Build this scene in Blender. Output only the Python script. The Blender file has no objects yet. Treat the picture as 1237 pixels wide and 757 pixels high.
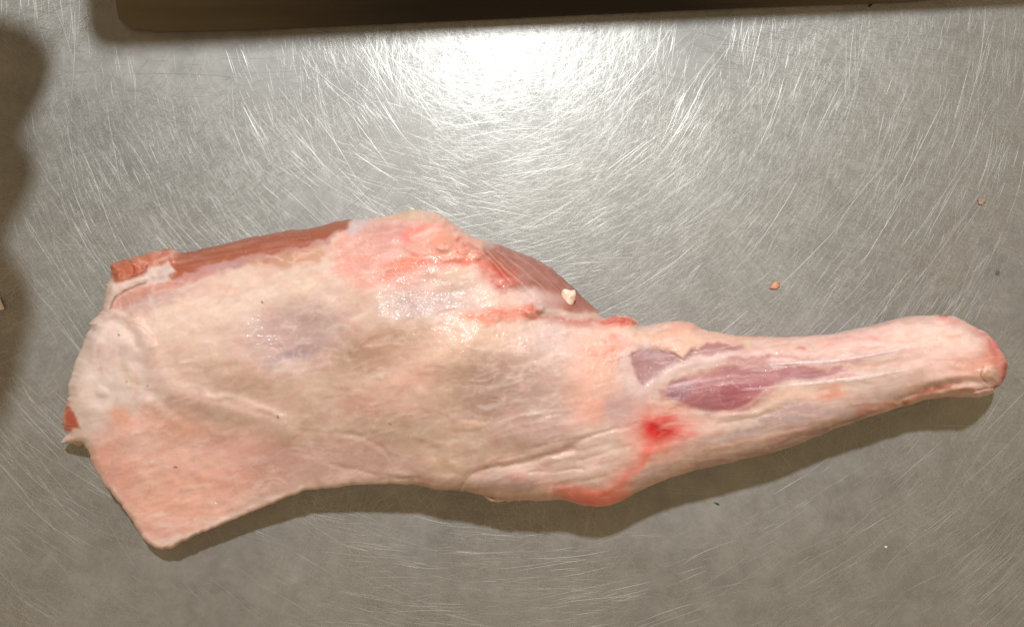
import bpy, math, random
import numpy as np

# ------------------------------------------------------------------ camera, world, lamp, exposure
scene = bpy.context.scene
COL = scene.collection
CAM_H = 0.42                      # camera height above the table
FRAME_W = 0.56                    # width of table in view
S = FRAME_W / 1237.0              # metres of table per photograph pixel

cam_data = bpy.data.cameras.new('camera')
cam = bpy.data.objects.new('camera', cam_data)
COL.objects.link(cam)
cam.location = (0, 0, CAM_H)
cam.rotation_euler = (0, 0, 0)
cam_data.sensor_width = 36.0
cam_data.lens = 36.0 * CAM_H / FRAME_W
cam_data.clip_start = 0.01
cam_data.clip_end = 50
scene.camera = cam

world = bpy.data.worlds.new('World')
scene.world = world
world.use_nodes = True
bg = world.node_tree.nodes['Background']
bg.inputs[0].default_value = (1.0, 0.72, 0.40, 1)
bg.inputs[1].default_value = 0.50
# a dim warm kitchen around: uneven, slightly lighter and darker parts
_wt = world.node_tree
_wn = _wt.nodes.new('ShaderNodeTexNoise'); _wn.inputs['Scale'].default_value = 1.6; _wn.inputs['Detail'].default_value = 3.0
_wc = _wt.nodes.new('ShaderNodeTexCoord'); _wt.links.new(_wc.outputs['Generated'], _wn.inputs['Vector'])
_wr = _wt.nodes.new('ShaderNodeValToRGB')
_wr.color_ramp.elements[0].position = 0.35; _wr.color_ramp.elements[0].color = (0.72, 0.50, 0.27, 1)
_wr.color_ramp.elements[1].position = 0.65; _wr.color_ramp.elements[1].color = (1.25, 0.93, 0.55, 1)
_wt.links.new(_wn.outputs['Fac'], _wr.inputs[0]); _wt.links.new(_wr.outputs[0], bg.inputs[0])

LAMP = np.array([-0.025, 0.57, 0.90])
ld = bpy.data.lights.new('ceiling_lamp', 'AREA')
ld.shape = 'DISK'
ld.size = 0.05
ld.energy = 12.5
ld.color = (0.975, 1.0, 0.975)
lamp = bpy.data.objects.new('ceiling_lamp', ld)
COL.objects.link(lamp)
lamp.location = LAMP
from mathutils import Vector
lamp.rotation_euler = (Vector((0, 0.0, 0)) - Vector(LAMP)).to_track_quat('-Z', 'Y').to_euler()

vs = scene.view_settings
vs.view_transform = 'Standard'
vs.look = 'None'
vs.exposure = 0.0
vs.gamma = 1.0
vs.use_curve_mapping = False
scene.cycles.use_denoising = True
scene.cycles.max_bounces = 6
scene.cycles.sample_clamp_indirect = 4.0

rng = np.random.default_rng(7)
random.seed(7)

# ------------------------------------------------------------------ helpers
def lin(c):
    c = np.asarray(c, dtype=np.float64) / 255.0
    return np.where(c <= 0.04045, c / 12.92, ((c + 0.055) / 1.055) ** 2.4)

def world_xy(px, py, z):
    k = S * (CAM_H - z) / CAM_H
    return (px - 618.5) * k, (378.5 - py) * k

_TAB = rng.random((16, 256, 256))
def vnoise(x, y, seed=0):
    t = _TAB[seed % 16]
    x = x + 37.3 * seed; y = y + 17.7 * seed
    xi = np.floor(x).astype(np.int64); yi = np.floor(y).astype(np.int64)
    fx = x - xi; fy = y - yi
    fx = fx * fx * fx * (fx * (fx * 6 - 15) + 10); fy = fy * fy * fy * (fy * (fy * 6 - 15) + 10)
    a = t[xi & 255, yi & 255]; b = t[(xi + 1) & 255, yi & 255]
    c = t[xi & 255, (yi + 1) & 255]; d = t[(xi + 1) & 255, (yi + 1) & 255]
    return (a + (b - a) * fx) * (1 - fy) + (c + (d - c) * fx) * fy
def fbm(x, y, seed=0, octv=4):
    s = 0; a = 1.0; n = 0
    for k in range(octv):
        s = s + a * (vnoise(x * 2 ** k, y * 2 ** k, seed + k) * 2 - 1); n += a; a *= 0.5
    return s / n
def fibre(x, y, ang, L, Wd, seed=0, octv=3):
    c, s = math.cos(math.radians(ang)), math.sin(math.radians(ang))
    u = (x * c + y * s) / L; v = (-x * s + y * c) / Wd
    return fbm(u, v, seed, octv)
def sstep(e0, e1, x):
    t = np.clip((x - e0) / (e1 - e0), 0, 1)
    return t * t * (3 - 2 * t)

def seg_dist(px, py, pts, closed=False):
    """distance, closest point and parameter to a polyline"""
    pts = np.asarray(pts, float)
    n = len(pts)
    best = np.full(px.shape, 1e18); cx = np.zeros(px.shape); cy = np.zeros(px.shape)
    for i in range(n if closed else n - 1):
        ax, ay = pts[i]; bx, by = pts[(i + 1) % n]
        dx, dy = bx - ax, by - ay
        l2 = dx * dx + dy * dy + 1e-12
        t = np.clip(((px - ax) * dx + (py - ay) * dy) / l2, 0, 1)
        qx = ax + t * dx; qy = ay + t * dy
        d = (px - qx) ** 2 + (py - qy) ** 2
        m = d < best
        best = np.where(m, d, best); cx = np.where(m, qx, cx); cy = np.where(m, qy, cy)
    return np.sqrt(best), cx, cy
def inside(px, py, pts):
    pts = np.asarray(pts, float); n = len(pts)
    r = np.zeros(px.shape, bool)
    for i in range(n):
        ax, ay = pts[i]; bx, by = pts[(i + 1) % n]
        if ay == by: continue
        m = ((ay > py) != (by > py)) & (px < (bx - ax) * (py - ay) / (by - ay) + ax)
        r ^= m
    return r
def sdf(px, py, pts):
    d, cx, cy = seg_dist(px, py, pts, True)
    return np.where(inside(px, py, pts), d, -d), cx, cy
def spline(pts, sub=6, closed=False):
    pts = np.asarray(pts, float); n = len(pts); out = []
    for i in range(n if closed else n - 1):
        p1 = pts[i]; p2 = pts[(i + 1) % n]
        p0 = pts[(i - 1) % n] if closed or i > 0 else p1
        p3 = pts[(i + 2) % n] if closed or i + 2 < n else p2
        for k in range(sub):
            t = k / sub
            out.append(0.5 * (2 * p1 + (p2 - p0) * t + (2 * p0 - 5 * p1 + 4 * p2 - p3) * t * t + (3 * p1 - p0 - 3 * p2 + p3) * t ** 3))
    if not closed: out.append(pts[-1])
    return np.array(out)

# masks used by both the colour and the relief of the meat (coordinates in photograph pixels)
def sub(px, py, x0, y0, x1, y1):
    return (px > x0) & (px < x1) & (py > y0) & (py < y1)
def m_blob(px, py, cx, cy, rx, ry, ang=0, soft=1.0):
    c, s = math.cos(math.radians(ang)), math.sin(math.radians(ang))
    u = ((px - cx) * c + (py - cy) * s) / rx; v = (-(px - cx) * s + (py - cy) * c) / ry
    r = np.sqrt(u * u + v * v)
    return 1 - sstep(1 - 0.7 * soft, 1 + 0.7 * soft, r)
def m_line(px, py, pts, w, curve=True):
    p = spline(pts, 5) if curve and len(pts) > 2 else np.asarray(pts, float)
    out = np.zeros(px.shape)
    b = sub(px, py, p[:, 0].min() - 3 * w, p[:, 1].min() - 3 * w, p[:, 0].max() + 3 * w, p[:, 1].max() + 3 * w)
    if b.any():
        d, _, _ = seg_dist(px[b], py[b], p)
        out[b] = np.exp(-(d / (w * 0.6)) ** 2)
    return out
def m_poly(px, py, pts, soft):
    p = np.asarray(pts, float)
    out = np.zeros(px.shape)
    b = sub(px, py, p[:, 0].min() - 2 * soft - 2, p[:, 1].min() - 2 * soft - 2, p[:, 0].max() + 2 * soft + 2, p[:, 1].max() + 2 * soft + 2)
    if b.any():
        d, _, _ = sdf(px[b], py[b], p)
        out[b] = sstep(-soft, soft, d)
    return out

# ------------------------------------------------------------------ node helpers
def new_mat(name):
    m = bpy.data.materials.new(name); m.use_nodes = True
    nt = m.node_tree
    return m, nt, nt.nodes['Principled BSDF']
def node(nt, typ, **kw):
    n = nt.nodes.new(typ)
    for k, v in kw.items():
        if k.startswith('i_'):
            key = k[2:]
            key = int(key) if key.isdigit() else key.replace('_', ' ')
            n.inputs[key].default_value = v
        else:
            setattr(n, k, v)
    return n
def ramp(nt, stops):
    r = nt.nodes.new('ShaderNodeValToRGB')
    e = r.color_ramp.elements
    while len(e) < len(stops): e.new(0.5)
    for k, (p, c) in enumerate(stops):
        e[k].position = p
        e[k].color = (c, c, c, 1) if not hasattr(c, '__len__') else (*c, 1)
    return r

# ------------------------------------------------------------------ steel table
LOBE_W = 0.98                     # share of light scattered widely by the micro-scratched finish
LOBE_R = 0.70
def two_lobes(nt, col, rough, wfac):
    g = [node(nt, 'ShaderNodeBsdfAnisotropic') for _ in range(2)]
    for q in g:
        q.distribution = 'GGX'
        if isinstance(col, tuple): q.inputs['Color'].default_value = (*col, 1)
        else: nt.links.new(col, q.inputs['Color'])
    if isinstance(rough, float): g[0].inputs['Roughness'].default_value = rough
    else: nt.links.new(rough, g[0].inputs['Roughness'])
    g[1].inputs['Roughness'].default_value = LOBE_R
    mx = node(nt, 'ShaderNodeMixShader')
    if isinstance(wfac, float): mx.inputs[0].default_value = wfac
    else: nt.links.new(wfac, mx.inputs[0])
    nt.links.new(g[0].outputs[0], mx.inputs[1]); nt.links.new(g[1].outputs[0], mx.inputs[2])
    nt.links.new(mx.outputs[0], nt.nodes['Material Output'].inputs[0])
    return mx
def steel_material():
    m, nt, b = new_mat('brushed_steel')
    L = nt.links.new
    tc = node(nt, 'ShaderNodeTexCoord')
    big = node(nt, 'ShaderNodeTexNoise', i_Scale=11.0, i_Detail=5.0, i_Roughness=0.62)
    L(tc.outputs['Object'], big.inputs['Vector'])
    mid = node(nt, 'ShaderNodeTexNoise', i_Scale=70.0, i_Detail=6.0, i_Roughness=0.7)
    L(tc.outputs['Object'], mid.inputs['Vector'])
    fine = node(nt, 'ShaderNodeTexNoise', i_Scale=900.0, i_Detail=3.0, i_Roughness=0.7)
    L(tc.outputs['Object'], fine.inputs['Vector'])
    r1 = node(nt, 'ShaderNodeMapRange', i_1=0.3, i_2=0.7, i_3=0.42, i_4=0.52)
    L(big.outputs['Fac'], r1.inputs[0])
    r2 = node(nt, 'ShaderNodeMapRange', i_1=0.3, i_2=0.7, i_3=-0.05, i_4=0.05)
    L(mid.outputs['Fac'], r2.inputs[0])
    a1 = node(nt, 'ShaderNodeMath', operation='ADD')
    L(r1.outputs[0], a1.inputs[0]); L(r2.outputs[0], a1.inputs[1])
    cr = ramp(nt, [(0.36, (0.30, 0.30, 0.295)), (0.64, (0.50, 0.50, 0.495))])
    add = node(nt, 'ShaderNodeMix', data_type='FLOAT', i_0=0.5)
    L(big.outputs['Fac'], add.inputs[2]); L(mid.outputs['Fac'], add.inputs[3])
    L(add.outputs[0], cr.inputs[0])
    wf = node(nt, 'ShaderNodeMapRange', i_1=0.3, i_2=0.7, i_3=LOBE_W - 0.10, i_4=LOBE_W + 0.10)
    L(mid.outputs['Fac'], wf.inputs[0])
    two_lobes(nt, cr.outputs[0], a1.outputs[0], wf.outputs[0])
    nt.nodes.remove(b)
    return m
STEEL = steel_material()

def scratch_material(name, rough, aniso, col, mixf):
    m, nt, b = new_mat(name)
    nt.nodes.remove(b)
    g = node(nt, 'ShaderNodeBsdfAnisotropic')
    g.distribution = 'GGX'
    g.inputs['Color'].default_value = (*col, 1)
    g.inputs['Roughness'].default_value = rough
    g.inputs['Anisotropy'].default_value = aniso
    t = node(nt, 'ShaderNodeTangent', direction_type='UV_MAP', uv_map='along')
    nt.links.new(t.outputs[0], g.inputs['Tangent'])
    g2 = two_lobes(nt, (0.315, 0.315, 0.31), 0.46, LOBE_W)
    g.inputs['Color'].default_value = (col[0] * mixf, col[1] * mixf, col[2] * mixf, 1)
    mx = node(nt, 'ShaderNodeAddShader')
    nt.links.new(g2.outputs[0], mx.inputs[0]); nt.links.new(g.outputs[0], mx.inputs[1])
    nt.links.new(mx.outputs[0], nt.nodes['Material Output'].inputs[0])
    return m

def mesh_obj(name, verts, faces, mat, parent=None, smooth=True):
    me = bpy.data.meshes.new(name)
    verts = np.asarray(verts, np.float32)
    faces = np.asarray(faces, np.int32)
    nf, k = faces.shape
    me.vertices.add(len(verts)); me.vertices.foreach_set('co', verts.ravel())
    me.loops.add(nf * k); me.loops.foreach_set('vertex_index', faces.ravel())
    me.polygons.add(nf)
    me.polygons.foreach_set('loop_start', np.arange(0, nf * k, k, dtype=np.int32))
    me.polygons.foreach_set('use_smooth', np.full(nf, smooth))
    me.update(calc_edges=True)
    me.materials.append(mat)
    o = bpy.data.objects.new(name, me)
    COL.objects.link(o)
    if parent is not None: o.parent = parent
    return o
def tag(o, label, cat=None, group=None, kind=None):
    o['label'] = label
    if cat: o['category'] = cat
    if group: o['group'] = group
    if kind: o['kind'] = kind
    return o

def box_verts(x0, x1, y0, y1, z0, z1):
    v = [(x, y, z) for z in (z0, z1) for y in (y0, y1) for x in (x0, x1)]
    f = [(0, 2, 3, 1), (4, 5, 7, 6), (0, 1, 5, 4), (2, 6, 7, 3), (0, 4, 6, 2), (1, 3, 7, 5)]
    return v, f
v, f = box_verts(-0.9, 0.9, -0.5, 0.5, -0.04, 0.0)
table = mesh_obj('steel_table', v, f, STEEL, smooth=False)
tag(table, 'scratched brushed stainless steel table top under the raw leg', 'table', kind='structure')

def build_scratches(name, n, lmin, lmax, wmin, wmax, mat, seed, zlo, zhi, nseg=3, bias=None, clump=0):
    r = np.random.default_rng(seed)
    x = r.uniform(-0.34, 0.34, 3 * n); y = r.uniform(-0.22, 0.22, 3 * n)
    keep = r.random(3 * n) < 0.08 + 0.85 * sstep(-0.35, 0.45, fbm(x * 16 + seed, y * 16, seed % 16, 4))
    x = x[keep][:n]; y = y[keep][:n]; n = len(x)
    a = r.uniform(0, math.pi, n)
    if clump:                                       # strokes of one wipe run side by side
        g = n // clump
        for arr, sp in ((x, 0.006), (y, 0.006), (a, 0.06)):
            arr[:g * clump] = np.repeat(arr[:g], clump) + r.normal(0, sp, g * clump)
    if bias is not None:
        k = r.random(n) < bias[1]
        a = np.where(k, bias[0] + r.normal(0, bias[2], n), a)
    ln = lmin * (lmax / lmin) ** (r.random(n) ** 1.6)
    w = wmin * (wmax / wmin) ** (r.random(n) ** 1.8)
    z = r.uniform(zlo, zhi, n)
    cur = r.normal(0, 5.0, n)                       # curvature, 1/m
    V = np.zeros((n, nseg + 1, 2, 3)); U = np.zeros((n, nseg + 1, 2, 2))
    px, py = x.copy(), y.copy()
    for i in range(nseg + 1):
        s = (i / nseg - 0.5) * ln
        ang = a + cur * s
        cx = x + np.cos(a) * s - np.sin(a) * cur * s * s * 0.5
        cy = y + np.sin(a) * s + np.cos(a) * cur * s * s * 0.5
        taper = math.sin(math.pi * (0.08 + 0.84 * i / nseg)) ** 0.7
        for j, sg in enumerate((-0.5, 0.5)):
            V[:, i, j, 0] = cx - np.sin(ang) * sg * w * taper
            V[:, i, j, 1] = cy + np.cos(ang) * sg * w * taper
            V[:, i, j, 2] = z
            U[:, i, j, 0] = i / nseg; U[:, i, j, 1] = j
    base = (np.arange(n) * (nseg + 1) * 2)[:, None]
    fs = []
    for i in range(nseg):
        q = np.array([2 * i, 2 * i + 2, 2 * i + 3, 2 * i + 1])
        fs.append(base + q[None])
    F = np.stack(fs, 1).reshape(-1, 4)
    o = mesh_obj(name, V.reshape(-1, 3), F, mat, table, smooth=False)
    uv = o.data.uv_layers.new(name='along')
    li = np.zeros(len(o.data.loops), np.int32); o.data.loops.foreach_get('vertex_index', li)
    uv.data.foreach_set('uv', U.reshape(-1, 2)[li].astype(np.float32).ravel())
    o['kind'] = 'stuff'
    return o
SCR1 = scratch_material('scratch_steel', 0.45, 0.48, (0.75, 0.75, 0.74), 0.42)
SCR2 = scratch_material('hairline_steel', 0.44, 0.40, (0.70, 0.70, 0.69), 0.36)
build_scratches('hairline_scratches', 190000, 0.003, 0.020, 0.00005, 0.00016, SCR2, 11, 0.00004, 0.00010, 2)
build_scratches('long_scratches', 24000, 0.008, 0.075, 0.00006, 0.00021, SCR1, 12, 0.00010, 0.00016, 4, clump=5)

# ------------------------------------------------------------------ the leg: outline, height and colour
OUT = [(135,319),(154.6,312.3),(176.8,306.6),(189.5,302.8),(208.5,300.2),(218,304),(224,305),(253,298.7),(284.6,290.7),(319.5,283.8),
 (348,278),(376.6,275.5),(400,269.2),(426.3,264.8),(449.5,263.1),(470,260),(486,255.9),(502.6,252.5),(520,255.5),(535.7,261.5),(550.6,271.4),
 (568.9,284.7),(592,291.3),(615.3,300.3),(645,311.2),(668.3,326.1),(688.2,342.7),(704.8,359.3),(718,370.9),(728,382.5),(741.2,383.5),
 (755,384),(766,386.5),(770,391.8),(780,393),(798,390),(816.3,388.1),(836.4,389.3),(848.5,397),(880.6,403.4),(908.7,405.8),(957,407),(1013.2,402.2),
 (1061.4,392.1),(1093.6,383.3),(1133.7,380.1),(1157.8,384.1),(1177.9,395.4),(1194,404.2),(1208,420.3),(1216.5,436.3),(1215.3,454.4),
 (1208,465.3),(1201.5,468.5),(1200,473.7),(1186,479.7),(1165.9,479.3),(1140,480),(1117.7,483),(1085.5,492.6),(1055.4,501.4),(1029.3,510.7),(997,522.7),
 (949,541.6),(892.7,555.7),(840.4,568.1),(810,577),(780.2,589.8),(758,600.7),(740,609),(726.5,612.3),(705,610.6),(681.7,604),(660,604.5),
 (642,604),(625.4,604.7),(605.5,604.7),(592.2,599.7),(575,596),(559,593),(532.6,591.7),(515,588),(499.4,585),(466.3,585),(433,585.8),(400,589.2),
 (360.7,594.7),(325.8,609),(291,623.3),(256,638.2),(230.7,648.6),(208.5,661.3),(192.7,663),(178,656),(167.3,639.8),(155,622),(142,604.3),
 (119.8,575.7),(111,556),(108,546),(101,538),(94.4,534.5),(84,536),(72.8,535.5),(76,530),(81.7,524),(77,516),(75.4,507.6),(77,496),(81,487),
 (82.5,478),(83.3,462),(91.2,436.6),(100,415),(108.7,395.4),(107,392),(114,384),(123,376.3),(126,360),(127.7,344.6),(134,336.7),(134,328)]
_o = spline(OUT, 7, True)
# ragged, slightly irregular natural edge
_k = np.arange(len(_o))
_n = fbm(_o[:, 0] / 9.0, _o[:, 1] / 9.0, 3, 3) * 1.3 + fbm(_o[:, 0] / 3.0, _o[:, 1] / 3.0, 5, 2) * np.where((_o[:, 0] < 250) | ((_o[:, 1] > 560) & (_o[:, 0] < 680)), 1.3, 0.4)
_t = np.roll(_o, -1, 0) - np.roll(_o, 1, 0)
_t /= np.linalg.norm(_t, axis=1)[:, None] + 1e-9
OUTLINE = _o + np.stack([-_t[:, 1], _t[:, 0]], 1) * _n[:, None]

CTRL = np.array([(140,325,30),(220,315,34),(300,300,39),(400,285,46),(500,270,50),(560,290,51),(640,325,44),(700,365,38),(730,390,44),
 (120,440,34),(200,420,46),(300,400,57),(350,410,55),(450,390,63),(520,360,61),(560,430,66),(640,430,62),(700,440,57),(760,450,53),
 (730,520,54),(640,520,57),(560,540,50),(480,540,44),(400,540,38),(300,560,29),(200,600,23),(185,650,17),(120,540,27),(90,500,25),
 (330,480,48),(240,520,36),(720,590,46),(680,590,44),(600,590,42),(500,580,36),(400,580,30),(800,480,51),(860,480,50),(920,470,48),(1000,460,45),
 (1080,440,45),(1150,430,45),(1200,440,40),(880,420,45),(880,540,46),(1000,410,41),(1000,515,42),(1130,385,40),(1130,475,40),(820,400,44),
 (800,570,46),(75,535,12),(130,350,28)], float)
def tps(c):
    n = len(c); X = c[:, :2] / 100.0
    d = np.linalg.norm(X[:, None] - X[None], axis=2)
    K = np.where(d > 0, d * d * np.log(d + 1e-12), 0) + np.eye(n) * 0.05
    Pm = np.c_[np.ones(n), X]
    A = np.block([[K, Pm], [Pm.T, np.zeros((3, 3))]])
    w = np.linalg.solve(A, np.r_[c[:, 2], 0, 0, 0])
    def f(px, py):
        x = px / 100.0; y = py / 100.0
        r = w[n] + w[n + 1] * x + w[n + 2] * y
        for i in range(n):
            d2 = (x - X[i, 0]) ** 2 + (y - X[i, 1]) ** 2
            r = r + w[i] * 0.5 * d2 * np.log(d2 + 1e-12)
        return r
    return f
BASEH = tps(CTRL)
# edge radius (px) and the fraction of the height at which the silhouette lies
EDGE = np.array([(140,320,10,.55),(300,290,26,.55),(450,262,30,.55),(560,280,30,.55),(650,315,40,.5),(715,372,30,.5),(750,388,14,.7),(830,392,30,.62),
 (950,406,40,.62),(1080,388,42,.62),(1170,392,45,.6),(1214,445,36,.6),(1170,480,24,.62),(1060,500,34,.66),(940,543,40,.64),(820,573,40,.66),
 (726,612,40,.72),(640,604,26,.74),(530,590,18,.8),(440,586,9,.9),(340,603,6,.9),(250,640,5,.88),(185,660,5,.8),(140,603,5,.8),
 (110,550,10,.7),(76,535,6,.6),(76,505,9,.6),(86,450,26,.5),(110,395,16,.5),(128,350,10,.55)], float)
def edge_params(px, py):
    ws = 0; R = 0; Fq = 0
    for (x, y, r, q) in EDGE:
        w = 1.0 / (((px - x) ** 2 + (py - y) ** 2) + 200.0) ** 1.5
        ws = ws + w; R = R + w * r; Fq = Fq + w * q
    return R / ws, Fq / ws

POLY = {
 'back_muscle': [(203,318),(222,300),(300,280),(400,260),(430,258),(416,278),(390,292),(350,305),(300,312),(262,322),(232,331),(210,339),(200,327)],
 'cut_muscle': [(128,316),(155,305),(190,296),(212,294),(222,303),(213,314),(203,318),(190,322),(180,328),(160,334),(150,340),(138,342)],
 'round_muscle': [(584,286),(615,292),(650,304),(675,322),(697,342),(714,360),(726,376),(702,377),(672,373),(650,366),(632,353),(610,341),(594,323),(580,305)],
 'muscle_nub': [(70,488),(82,485),(92,502),(97,516),(82,522),(70,525)],
 'fat_tip': [(66,526),(82,522),(97,516),(106,522),(113,535),(110,548),(100,540),(66,545)],
 'window_a': [(761,428),(775,420),(815,424),(826,434),(835,419),(855,414),(880,414),(908,413),(913,418),(880,423),(850,429),(820,439),(795,453),(778,466),(770,458),(763,444)],
 'window_b': [(798,472),(812,463),(830,456),(850,448),(880,443),(920,440),(960,442),(1015,446),(1012,456),(970,460),(935,461),(925,470),(910,488),(890,497),(860,500),(830,490),(805,480)],
 'side_lobe': [(60,480),(70,400),(108,380),(125,378),(145,378),(160,385),(172,400),(183,415),(172,440),(172,462),(165,490),(140,510),(113,535),(97,516),(92,502),(84,487)],
 'flank_flap': [(113,535),(140,510),(165,490),(190,482),(215,500),(245,520),(320,545),(350,560),(345,580),(370,620),(200,700),(90,600),(105,550)],
 'shank': [(776,380),(800,470),(800,620),(1010,560),(1104,520),(1104,360)],
 'knuckle': [(1104,350),(1104,530),(1250,530),(1250,350)],
}
# relief: (kind, data, width, height in mm)
RK = 0.44
RELIEF = [
 # fold around the pale lobe at the left end
 ('line', [(110,392),(125,381),(145,378),(160,385),(172,400),(183,415)], 9, 4.4),
 ('line', [(138,388),(153,394),(161,405),(166,418)], 8, -3.0),
 ('line', [(172,405),(186,430),(204,463),(245,485),(290,495),(330,510),(348,522)], 20, 4.6),
 ('line', [(196,430),(214,458),(248,474),(300,482)], 16, -1.6),
 ('line', [(165,440),(172,462),(190,482),(215,500),(245,520)], 10, -1.6),
 ('line', [(250,479),(290,482),(320,494),(340,505)], 5, 1.2),
 ('line', [(280,490),(310,498),(340,506),(362,519),(395,524),(440,526)], 5, -0.6),
 ('line', [(345,512),(370,518),(400,521)], 6, 0.9),
 ('blob', (92,462,16,24,10), 1.0, 1.8), ('blob', (125,410,20,16,0), 1.0, 1.2), ('blob', (123,473,7,5,20), 1, 0.9),
 ('blob', (150,412,12,8,30), 1.0, .8), ('line', [(146,440),(160,458),(170,466)], 6, -1.0),
 # upper left: cut muscle, channel, membrane
 ('line', [(134,373),(138,361),(155,349),(178,341),(205,335)], 4.5, -1.6),
 ('line', [(150,345),(175,335),(198,323),(206,314)], 7, 1.8),
 ('line', [(140,342),(160,336),(182,328),(196,320)], 3, -1.8),
 ('line', [(158,316),(162,326),(158,333)], 2.5, -1.2),
 ('line', [(150,372),(190,358),(240,338),(300,322)], 10, -1.4),
 ('line', [(212,325),(260,318),(320,308),(380,296)], 6, -1.0),
 # upper middle
 ('blob', (470,290,50,22,-12), 1.0, -1.8), ('blob', (350,405,52,34,10), 1.0, -3.0), ('blob', (515,358,46,20,-15), 1.0, -1.3),
 ('line', [(478,376),(488,358),(515,349),(560,345)], 6, 0.6),
 ('blob', (460,428,55,26,-20), 1.0, -1.6), ('blob', (605,470,60,40,0), 1.0, -2.0), ('line', [(265,386),(330,362),(375,345)], 18, 1.5),
 ('line', [(440,480),(500,455),(560,420)], 30, 1.0), ('blob', (660,520,45,20,-5), 1.0, 1.2),
 ('line', [(345,431),(358,427),(372,424)], 6, -1.2),
 ('line', [(468,262),(503,256),(540,266),(566,288),(596,306)], 12, 1.4),
 ('line', [(490,300),(515,306),(545,304),(580,308)], 5, 1.4), ('blob', (535,297,12,6,0), 1, 1.6), ('blob', (560,298,9,7,0), 1, 1.6), ('blob', (577,306,8,6,0), 1, 1.3),
 ('line', [(470,316),(520,322),(580,318)], 7, -1.1),
 # round muscle below its fascia
 ('blob', (650,338,50,24,38), 1.0, 2.0), ('line', [(598,342),(625,352),(650,366)], 5, -1.6),
 ('line', [(652,382),(690,389),(728,391)], 6, -3.0), ('line', [(650,373),(690,379),(730,384)], 4, 1.2),
 ('blob', (640,375,9,8,0), 1, 2.0), ('blob', (652,372,5,5,0), 1, 1.4), ('line', [(560,384),(595,376),(632,372)], 6, 1.6),
 # lower right creases
 ('line', [(553,592),(566,574),(582,566),(612,562),(655,553),(692,543)], 5, -4.0),
 ('line', [(545,572),(570,563),(600,556),(630,554)], 9, 1.6),
 ('line', [(640,570),(672,569),(704,565)], 3, -1.0), ('line', [(680,545),(705,530),(735,521),(768,512)], 4, -1.6),
 ('line', [(645,540),(690,532),(730,524)], 3, -.8), ('line', [(600,530),(606,514),(640,501),(690,496)], 4, .9),
 ('line', [(540,555),(552,566),(560,572)], 9, 1.8), ('blob', (565,514,18,5,-5), 1.0, 0.5), ('blob', (615,580,40,10,-5), 1, 1.4),
 ('line', [(700,575),(740,560),(775,545)], 8, .9), ('line', [(720,600),(750,580),(780,565)], 5, .7),
 ('line', [(700,555),(730,548),(760,538)], 4, -1.0), ('line', [(660,588),(700,582),(735,574)], 4, -.8),
 ('line', [(405,522),(440,530),(460,540),(470,552)], 4, -.8), ('line', [(400,562),(430,566),(470,575),(520,580)], 4, -1.0),
 ('line', [(460,575),(480,572),(500,576)], 6, 1.2), ('line', [(450,518),(500,526),(540,540)], 6, .8),
 # hock, windows in the fascia, tendons
 ('poly', [(770,398),(816,386),(838,387),(850,395),(880,401),(912,404),(910,414),(870,412),(855,416),(845,420),(835,420),(826,434),(815,425),(790,420)], 2.5, 1.3),
 ('line', [(778,470),(800,456),(830,441),(870,431),(920,426)], 9, 1.6),
 ('poly', POLY['window_a'], 2.5, -0.8), ('poly', POLY['window_b'], 5.0, -0.5),
 ('line', [(800,474),(830,456),(880,444),(960,442)], 5, -.9),
 ('blob', (870,478,50,16,-5), 1, 1.0), ('line', [(930,440),(1000,436),(1060,428),(1098,419)], 5, 1.5),
 ('line', [(950,465),(1000,461),(1050,455),(1096,448)], 9, 1.6), ('line', [(1000,446),(1060,441),(1110,434)], 5, -1.1),
 ('line', [(860,502),(905,500),(935,488),(962,476)], 5, 1.2), ('line', [(868,512),(910,505),(945,492),(966,486)], 4, -1.3),
 ('line', [(830,545),(900,531),(960,521),(1010,505)], 8, 1.2), ('line', [(930,538),(985,520),(1030,505),(1056,493)], 5, -2.0),
 ('line', [(872,535),(930,524),(985,512)], 4, -.8),
 ('line', [(780,548),(830,532),(870,520)], 7, 1.0),
 # foot end
 ('line', [(1085,485),(1120,471),(1160,462),(1184,462)], 6, -3.4), ('line', [(1205,462),(1195,468),(1180,470)], 4, -2.6), ('line', [(1188,444),(1186,454),(1192,463)], 3, -2.0), ('line', [(1095,484),(1130,477),(1165,469),(1188,472)], 5, 2.6),
 ('line', [(1100,466),(1140,457),(1172,452)], 6, 1.4), ('line', [(1180,398),(1194,412),(1204,432),(1205,442)], 4, -2.6), ('line', [(1150,440),(1175,445),(1186,448)], 6, 1.2), ('blob', (1195,450,10,8,0), 1, 1.5),
 ('line', [(1203,470),(1190,472),(1165,478)], 3, -1.6), ('blob', (1130,402,34,14,5), 1, 1.0),
]
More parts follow.
